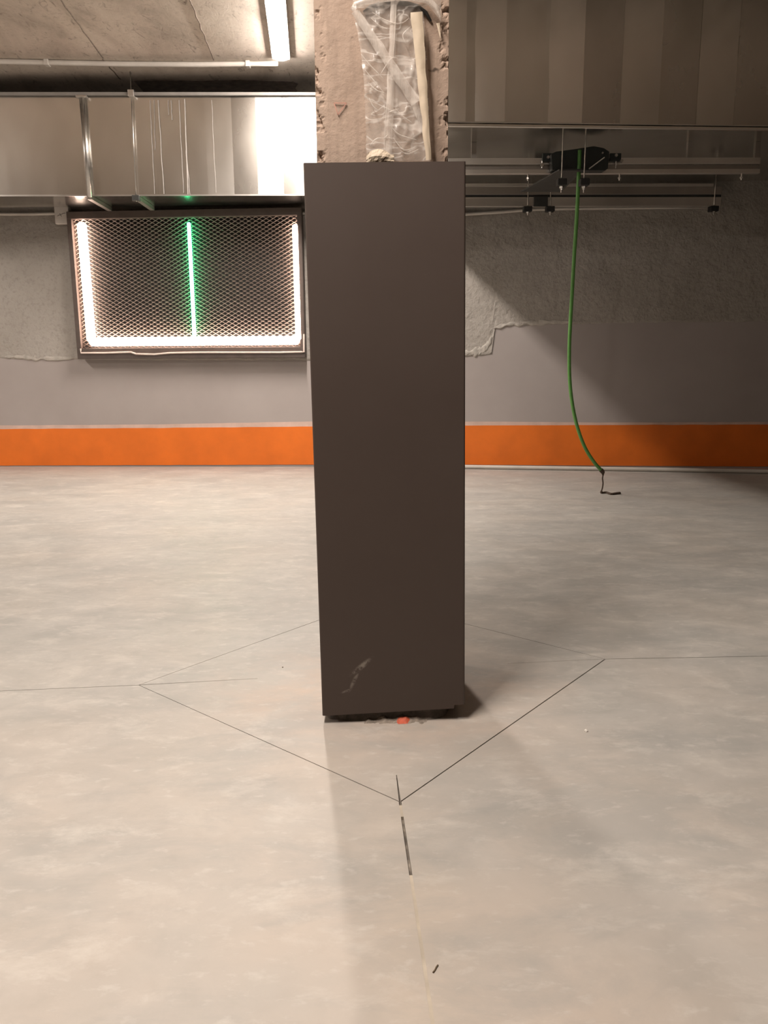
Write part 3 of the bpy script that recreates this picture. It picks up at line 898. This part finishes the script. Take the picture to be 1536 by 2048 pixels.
# expanded mesh
mu0, mu1, mz0, mz1 = ul + 0.05, ur - 0.05, zin - 0.01, zt
p_, q_ = 0.073, 0.0205
nu = int((mu1 - mu0) / (p_ / 2)); nk = int((mz1 - mz0) / q_)
mb = MB()
for k in range(nk):
    base = mz0 + (k + 0.5) * (mz1 - mz0) / nk
    n0 = len(mb.v)
    for i in range(nu + 1):
        u = mu0 + (mu1 - mu0) * i / nu
        up = 1 if (i + k) % 2 == 0 else -1
        v = base + up * q_ * 0.5 * 0.92
        # flattened knuckles: strand leans outwards at one end like real expanded metal
        o = 0.085 + up * 0.004
        for dz, do in ((-0.0042, -0.005), (0.0042, 0.006), (0.0052, 0.003), (-0.0030, -0.008)):
            mb.v.append(tuple(W(u, o + do, v + dz)))
    for i in range(nu):
        for c in range(4):
            a = n0 + i * 4 + c; b = n0 + i * 4 + (c + 1) % 4
            mb.f.append((a, b, b + 4, a + 4))
mo = mb.obj('expanded_mesh', MAT['meshsteel'], sign)
mo['kind'] = 'stuff'
# led strips
def led(name, a, b, rad, mat, off=0.118):
    pa, pb = wp(a[0], a[1], off), wp(b[0], b[1], off)
    d = (pb - pa).normalized()
    path = [pa, pa + d * rad * 0.5] + [pa.lerp(pb, k / 8) for k in range(1, 8)] + [pb - d * rad * 0.5, pb]
    rr = [rad * 0.55] + [rad] * (len(path) - 2) + [rad * 0.55]
    return MB().tube(path, rr, 12).obj(name, mat, sign, smooth=True)
led('led_strip', (163, 445), (183, 684), 0.047, MAT['led_white'])
led('led_strip', (180, 684), (598, 681), 0.045, MAT['led_white'])
led('led_strip', (591, 449), (598, 681), 0.034, MAT['led_white'])
led('green_led_strip', (377.5, 445), (389, 674), 0.019, MAT['led_green'], 0.122)
# loose pale edge strip along the foot of the frame
eb = [(161, 697), (162, 706), (210, 706), (262, 704.5), (272, 708), (308, 709), (340, 706), (400, 705), (480, 705), (560, 705), (603, 704), (608, 704), (608, 668)]
pts = [wp(x, y, 0.145) for x, y in eb]
MB().tube(pts, 0.011, 6).obj('edge_strip', MAT['trimstrip'], sign)

# ================================================================== RIGHT DUCT
DRZ = 2.90
r0, r1 = on_z(900, 251, DRZ), on_z(1536, 259, DRZ)
rdx = (r1 - r0); rdx.z = 0; rdx.normalize(); rdn = Vector((rdx.y, -rdx.x, 0))
def RD(u, off, z):
    p = r0 + rdx * u + rdn * off; return Vector((p.x, p.y, z))
RU0 = (0.19 - r0.x) / rdx.x
RU1 = (XR - 0.25 - r0.x) / rdx.x
RTOP = CEIL - 0.03
bk0, bk1 = wall_gap(RD, RU0) - 0.06, wall_gap(RD, RU1) - 0.06
rback = min(bk0, bk1)
duct = thing('air_duct', RD((RU0 + RU1) / 2, 0, DRZ), 'large deep galvanised air duct of upright panels above the hanging green cable', 'duct')
for nm, o_, z0_, z1_ in (('duct_body', -0.014, DRZ + 0.006, RTOP), ('bottom_sheet', 0.0, DRZ, DRZ + 0.006)):
    MB().prism([(RU0, o_), (RU1, o_), (RU1, -bk1), (RU0, -bk0)], z0_, z1_, lambda u, o, z: RD(u, o, z)).obj(nm, MAT['galv_under'], duct)
pe = [931, 1009, 1087, 1163.5, 1241]
ue = [(on_plane(x, 230, r0, rdn) - r0).dot(rdx) for x in pe]
stp = (ue[-1] - ue[0]) / 4
edges = list(ue)
while edges[0] > RU0 + stp * 0.5: edges.insert(0, edges[0] - stp)
edges[0] = RU0
while edges[-1] < RU1 - stp * 0.5: edges.append(edges[-1] + stp)
edges[-1] = RU1
for i, (a, b) in enumerate(zip(edges, edges[1:])):
    rng = random.Random(i * 7 + 2)
    tilt = ([0.03, 0.034, 0.012, 0.024, -0.008, 0.006, -0.004] + [rng.uniform(-0.002, 0.002) for _ in range(40)])[i]
    panel_mesh(RD, a, b, DRZ + 0.028, RTOP, tilt, rng.uniform(0.001, 0.004), 50 + i, 'panel').obj('panel', MAT[(['galv_a', 'galv_a', 'galv', 'galv_a', 'galv_b', 'galv', 'galv_b', 'galv'] + ['galv_b', 'galv'] * 20)[i]], duct, smooth=True)
fbox(RD, MB(), RU0, RU1, -0.004, 0.014, DRZ - 0.012, DRZ + 0.012).obj('lower_flange', MAT['galv_a'], duct, bevel=0.006)
fbox(RD, MB(), RU0, RU1, -0.004, 0.006, DRZ + 0.020, DRZ + 0.030).obj('seam_bead', MAT['galv'], duct, bevel=0.003)

# ---- rails hung below the big duct
def frame_at(pa, pb, z):
    a, b = on_z(pa[0], pa[1], z), on_z(pb[0], pb[1], z)
    dx = (b - a); dx.z = 0; L = dx.length; dx.normalize(); dn = Vector((dx.y, -dx.x, 0))
    return (lambda u, off, zz: Vector(((a + dx * u + dn * off).x, (a + dx * u + dn * off).y, zz))), L, a, dn, dx
# rail A (near, open channel, holds the black box)
ZA = 2.66
FA, LA, a0, an, ax = frame_at((800, 347), (1520, 345), ZA)
zA = [on_plane(1300, y, a0, an).z for y in (347, 338, 328, 315)]
rail = thing('support_rail', FA(0, 0, ZA), 'galvanised open channel rail under the big duct carrying the black box', 'rail')
fbox(FA, MB(), 0, LA, -0.045, 0.0, zA[0], zA[1]).obj('lower_lip', MAT['galv_rail'], rail, bevel=0.003)
fbox(FA, MB(), 0, LA, -0.050, -0.042, zA[1], zA[2]).obj('web', MAT['galv_dull'], rail)
fbox(FA, MB(), 0, LA, -0.050, -0.004, zA[2], zA[3]).obj('upper_lip', MAT['galv_rail'], rail, bevel=0.003)
def fa_u(px, py): return (on_plane(px, py, a0, an) - a0).dot(ax)
for x in (1057, 1241, 1486):
    u = fa_u(x, 345)
    MB().tube([FA(u, -0.02, ZA), FA(u, -0.02, ZA - 0.055)], 0.007, 8).obj('hanging_bolt', MAT['zinc'], rail, True)
    MB().tube([FA(u, -0.02, ZA - 0.030), FA(u, -0.02, ZA - 0.042)], 0.014, 6).obj('bolt_nut', MAT['zinc'], rail)
for x in (948, 1380, 1515):
    u = fa_u(x, 320)
    fbox(FA, MB(), u - 0.02, u + 0.02, -0.046, -0.006, zA[3], DRZ - 0.001).obj('hanger_tab', MAT['galv_dull'], rail)

# black box on the rail
bx = thing('black_junction_housing', FA(fa_u(1160, 340), 0.02, ZA), 'black angular housing clamped to the rail where the green cable starts', 'housing')
outl = [(1104, 340), (1102, 308), (1112, 303), (1150, 298), (1188, 292), (1208, 296), (1219, 303), (1216, 337), (1209, 341)]
bp = a0 + an * 0.088
pts = [on_plane(x, y, bp, an) for x, y in outl]
mb = MB(); n = len(pts)
mb.v += [tuple(p) for p in pts] + [tuple(p - an * 0.085) for p in pts]
mb.f += [tuple(range(n)), tuple(reversed(range(n, 2 * n)))] + [(i, (i + 1) % n, n + (i + 1) % n, n + i) for i in range(n)]
mb.obj('housing_body', MAT['blackbox'], bx, bevel=0.004)
for s, (xa, xb) in enumerate(((1083, 1104), (1217, 1240))):
    ua, ub = fa_u(xa, 325), fa_u(xb, 325)
    zlo, zhi = on_plane(xa, 324, a0, an).z, on_plane(xa, 308, a0, an).z
    br_ = fbox(FA, MB(), ua, ub, 0.004, 0.030, zlo, zhi).obj('side_clamp', MAT['blackbox'], bx, bevel=0.004)
    for (x, y) in (((1096, 315), (1084, 330)), ((1232, 311), (1243, 322)))[s]:
        p = on_plane(x, y, a0 + an * 0.034, an)
        MB().tube([p - an * 0.012, p + an * 0.014], 0.013, 6).obj('bolt_head', MAT['zinc'], br_)
    x = (1084, 1232)[s]
    p = on_plane(x, 322, a0 + an * 0.022, an)
    MB().tube([p, p + Vector((0, 0, -0.055))], 0.006, 6).obj('clamp_screw', MAT['zinc'], bx)
p = on_plane(1205, 306, a0 + an * 0.090, an)
MB().tube([p, p + an * 0.008], 0.008, 8).obj('bolt_head', MAT['zinc'], bx)
pa, pb = on_plane(1178, 338, a0 + an * 0.092, an), on_plane(1209, 315, a0 + an * 0.092, an)
MB().tube([pa, pb], 0.005, 6).obj('brace_wire', MAT['galv_rail'], bx)

# dark plate running from the housing back to the wall
ZP = ZA - 0.016
pq = [on_z(x, y, ZP) for x, y in ((1118, 341), (1165, 341), (1123, 384), (1042, 384))]
mb = MB().prism([(p.x, p.y) for p in pq], ZP, ZP + 0.012, lambda x, y, z: (x, y, z))
o = mb.obj('dark_cross_plate', MAT['darkplate'], None, bevel=0.002)
tag(o, 'dark flat plate running back from the black housing to the wall rail', 'plate')

# rail B (far, double strut)
ZB = 2.64
FB, LB, b0, bn, bxx = frame_at((850, 413), (1442, 412), ZB)
zB = [on_plane(1300, y, b0, bn).z for y in (413, 394, 389, 373, 367)]
rail = thing('strut_channel', FB(LB / 2, 0, ZB), 'double galvanised strut channel with three black rubber pads beneath, hung close to the back wall', 'rail')
fbox(FB, MB(), 0, LB, -0.06, 0.0, zB[0], zB[1]).obj('lower_channel', MAT['galv_rail'], rail, bevel=0.004)
fbox(FB, MB(), 0, LB, -0.055, -0.012, zB[1], zB[2]).obj('slot_strip', MAT['darkplate'], rail)
fbox(FB, MB(), 0, LB, -0.06, 0.0, zB[2], zB[3]).obj('upper_channel', MAT['galv_dull'], rail, bevel=0.004)
fbox(FB, MB(), 0, LB * 0.97, -0.05, 0.004, zB[3], zB[4]).obj('top_lip', MAT['galv_rail'], rail, bevel=0.003)
def fb_u(px, py): return (on_plane(px, py, b0, bn) - b0).dot(bxx)
for x in (1055, 1100, 1427):
    u = fb_u(x, 420)
    MB().tube([FB(u, 0.008, ZB - 0.085), FB(u, 0.008, DRZ - 0.002)], 0.006, 8).obj('threaded_rod', MAT['zinc'], rail, True)
    fbox(FB, MB(), u - 0.042, u + 0.042, -0.045, 0.03, ZB - 0.052, ZB - 0.002).obj('rubber_pad', MAT['rubber'], rail, bevel=0.006)
    MB().tube([FB(u, 0.008, ZB - 0.0525), FB(u, 0.008, ZB - 0.066)], 0.016, 6).obj('hex_nut', MAT['zinc'], rail)
u0_, u1_ = fb_u(1067, 405), fb_u(1095, 405)
fbox(FB, MB(), u0_, u1_, 0.001, 0.02, ZB - 0.004, zB[1] + 0.004).obj('joining_plate', MAT['darkplate'], rail, bevel=0.003)

# pair of rods with rubber pads hanging in front of the dark plate
for x, nm in ((1123, 'threaded rod with black rubber pad hanging on the column side of the green cable'), (1168, 'threaded rod with black rubber pad hanging beyond the green cable from the column')):
    p = on_plane(x, 365, a0 + an * 0.20, an)
    root = thing('hanging_rod', (p.x, p.y, DRZ), nm, 'rod')
    zt_, zb_ = p.z + 0.026, p.z - 0.026
    MB().tube([(p.x, p.y, DRZ), (p.x, p.y, zb_ - 0.05)], 0.0055, 8).obj('rod', MAT['zinc'], root, True)
    MB().box(p.x - 0.037, p.x + 0.037, p.y - 0.037, p.y + 0.037, zb_, zt_).obj('rubber_pad', MAT['rubber'], root, bevel=0.006)
    MB().tube([(p.x, p.y, zb_ - 0.0005), (p.x, p.y, zb_ - 0.018)], 0.017, 6).obj('hex_nut', MAT['zinc'], root)
    MB().tube([(p.x, p.y, zb_ - 0.0185), (p.x, p.y, zb_ - 0.03)], 0.011, 6).obj('lock_nut', MAT['zinc'], root)

# ================================================================== GREEN CABLE
ge = on_z(1206, 985, 0.01)
gy = a0 + an * 0.108
CAB = [(1159.5, 300), (1158, 340), (1156, 380), (1153, 440), (1149, 500), (1144.5, 580), (1141, 640), (1138.5, 700), (1139.5, 760), (1145, 810), (1155, 855), (1170, 895), (1188, 924), (1203, 941)]
def cabp(i):
    x, y = CAB[i]
    p = on_plane(x, y, gy, an); q = on_y(x, y, ge.y)
    s = min(1, max(0, (y - 300) / 640.0))
    return p.lerp(q, s)
raw = [cabp(i) for i in range(len(CAB))]
cab = thing('green_cable', raw[-1], 'long green cable hanging from the black housing and curving toward the floor', 'cable')
MB().tube(smooth_path(raw), 0.0155, 10).obj('sheath', MAT['cable'], cab, True)
e = raw[-1]
dd = (raw[-1] - raw[-2]).normalized()
MB().tube([e - dd * 0.01, e + dd * 0.02, e + dd * 0.035], [0.019, 0.019, 0.008], 8).obj('tape_end', MAT['twine'], cab)
tw = [(1204, 942), (1206, 949), (1205, 957), (1206, 966), (1205, 975), (1203, 984)]
pts = [on_y(x, y, ge.y) for x, y in tw]
pts[-1].z = 0.008
pts += [on_z(1212, 985, 0.008), on_z(1222, 988, 0.008), on_z(1232, 987, 0.008), on_z(1240, 986, 0.008)]
MB().tube(smooth_path(pts, 4), [0.010] * 5 + [0.006] * 14 + [0.011] * (len(smooth_path(pts, 4)) - 19), 6).obj('twine_tail', MAT['twine'], cab)

# ================================================================== WHITE PIPE ON THE FLOOR
zp = 0.022
pp = [on_z(x, y, zp) for x, y in ((800, 930), (928, 933.5), (1100, 936), (1300, 939), (1536, 943), (1800, 948))]
for p in pp:
    dist = (p - W0).dot(WN)
    if dist < 0.035:
        k = 0.035 - dist; p += WN * k
o = MB().tube(pp, 0.021, 10).obj('floor_pipe', MAT['pvc'], None, True)
tag(o, 'long white plastic pipe lying on the floor along the orange band', 'pipe')

# ================================================================== SCRAPS ON THE FLOOR
def scrap(name, pxs, rad, mat, label, cat):
    pts = [on_z(x, y, rad) for x, y in pxs]
    o = MB().tube(smooth_path(pts, 4), rad, 6).obj(name, mat, None)
    return tag(o, label, cat)
scrap('straw_scrap', [(866, 1945), (870, 1940), (873, 1934), (876, 1930)], 0.0016, MAT['straw'], 'tiny dark curved straw scrap beside the filled floor joint', 'scrap')
def crumb(px, py, size, label):
    p = on_z(px, py, 0)
    mb = MB(); rng = random.Random(px)
    bm = bmesh.new(); bmesh.ops.create_icosphere(bm, subdivisions=1, radius=size)
    for v in bm.verts:
        v.co *= rng.uniform(0.6, 1.2); v.co.z = max(0.0, v.co.z * 0.5 + size * 0.25)
        v.co += p
    me = bpy.data.meshes.new('plaster_crumb'); bm.to_mesh(me); bm.free()
    o = link('plaster_crumb', me, MAT['chip'] if size > 0.006 else MAT['straw'])
    return tag(o, label, 'crumb')
crumb(1172, 1462, 0.009, 'white plaster crumb on the floor outside the saw-cut diamond')
crumb(565, 1335, 0.004, 'small dark crumb on the dusty floor inside the saw-cut diamond')
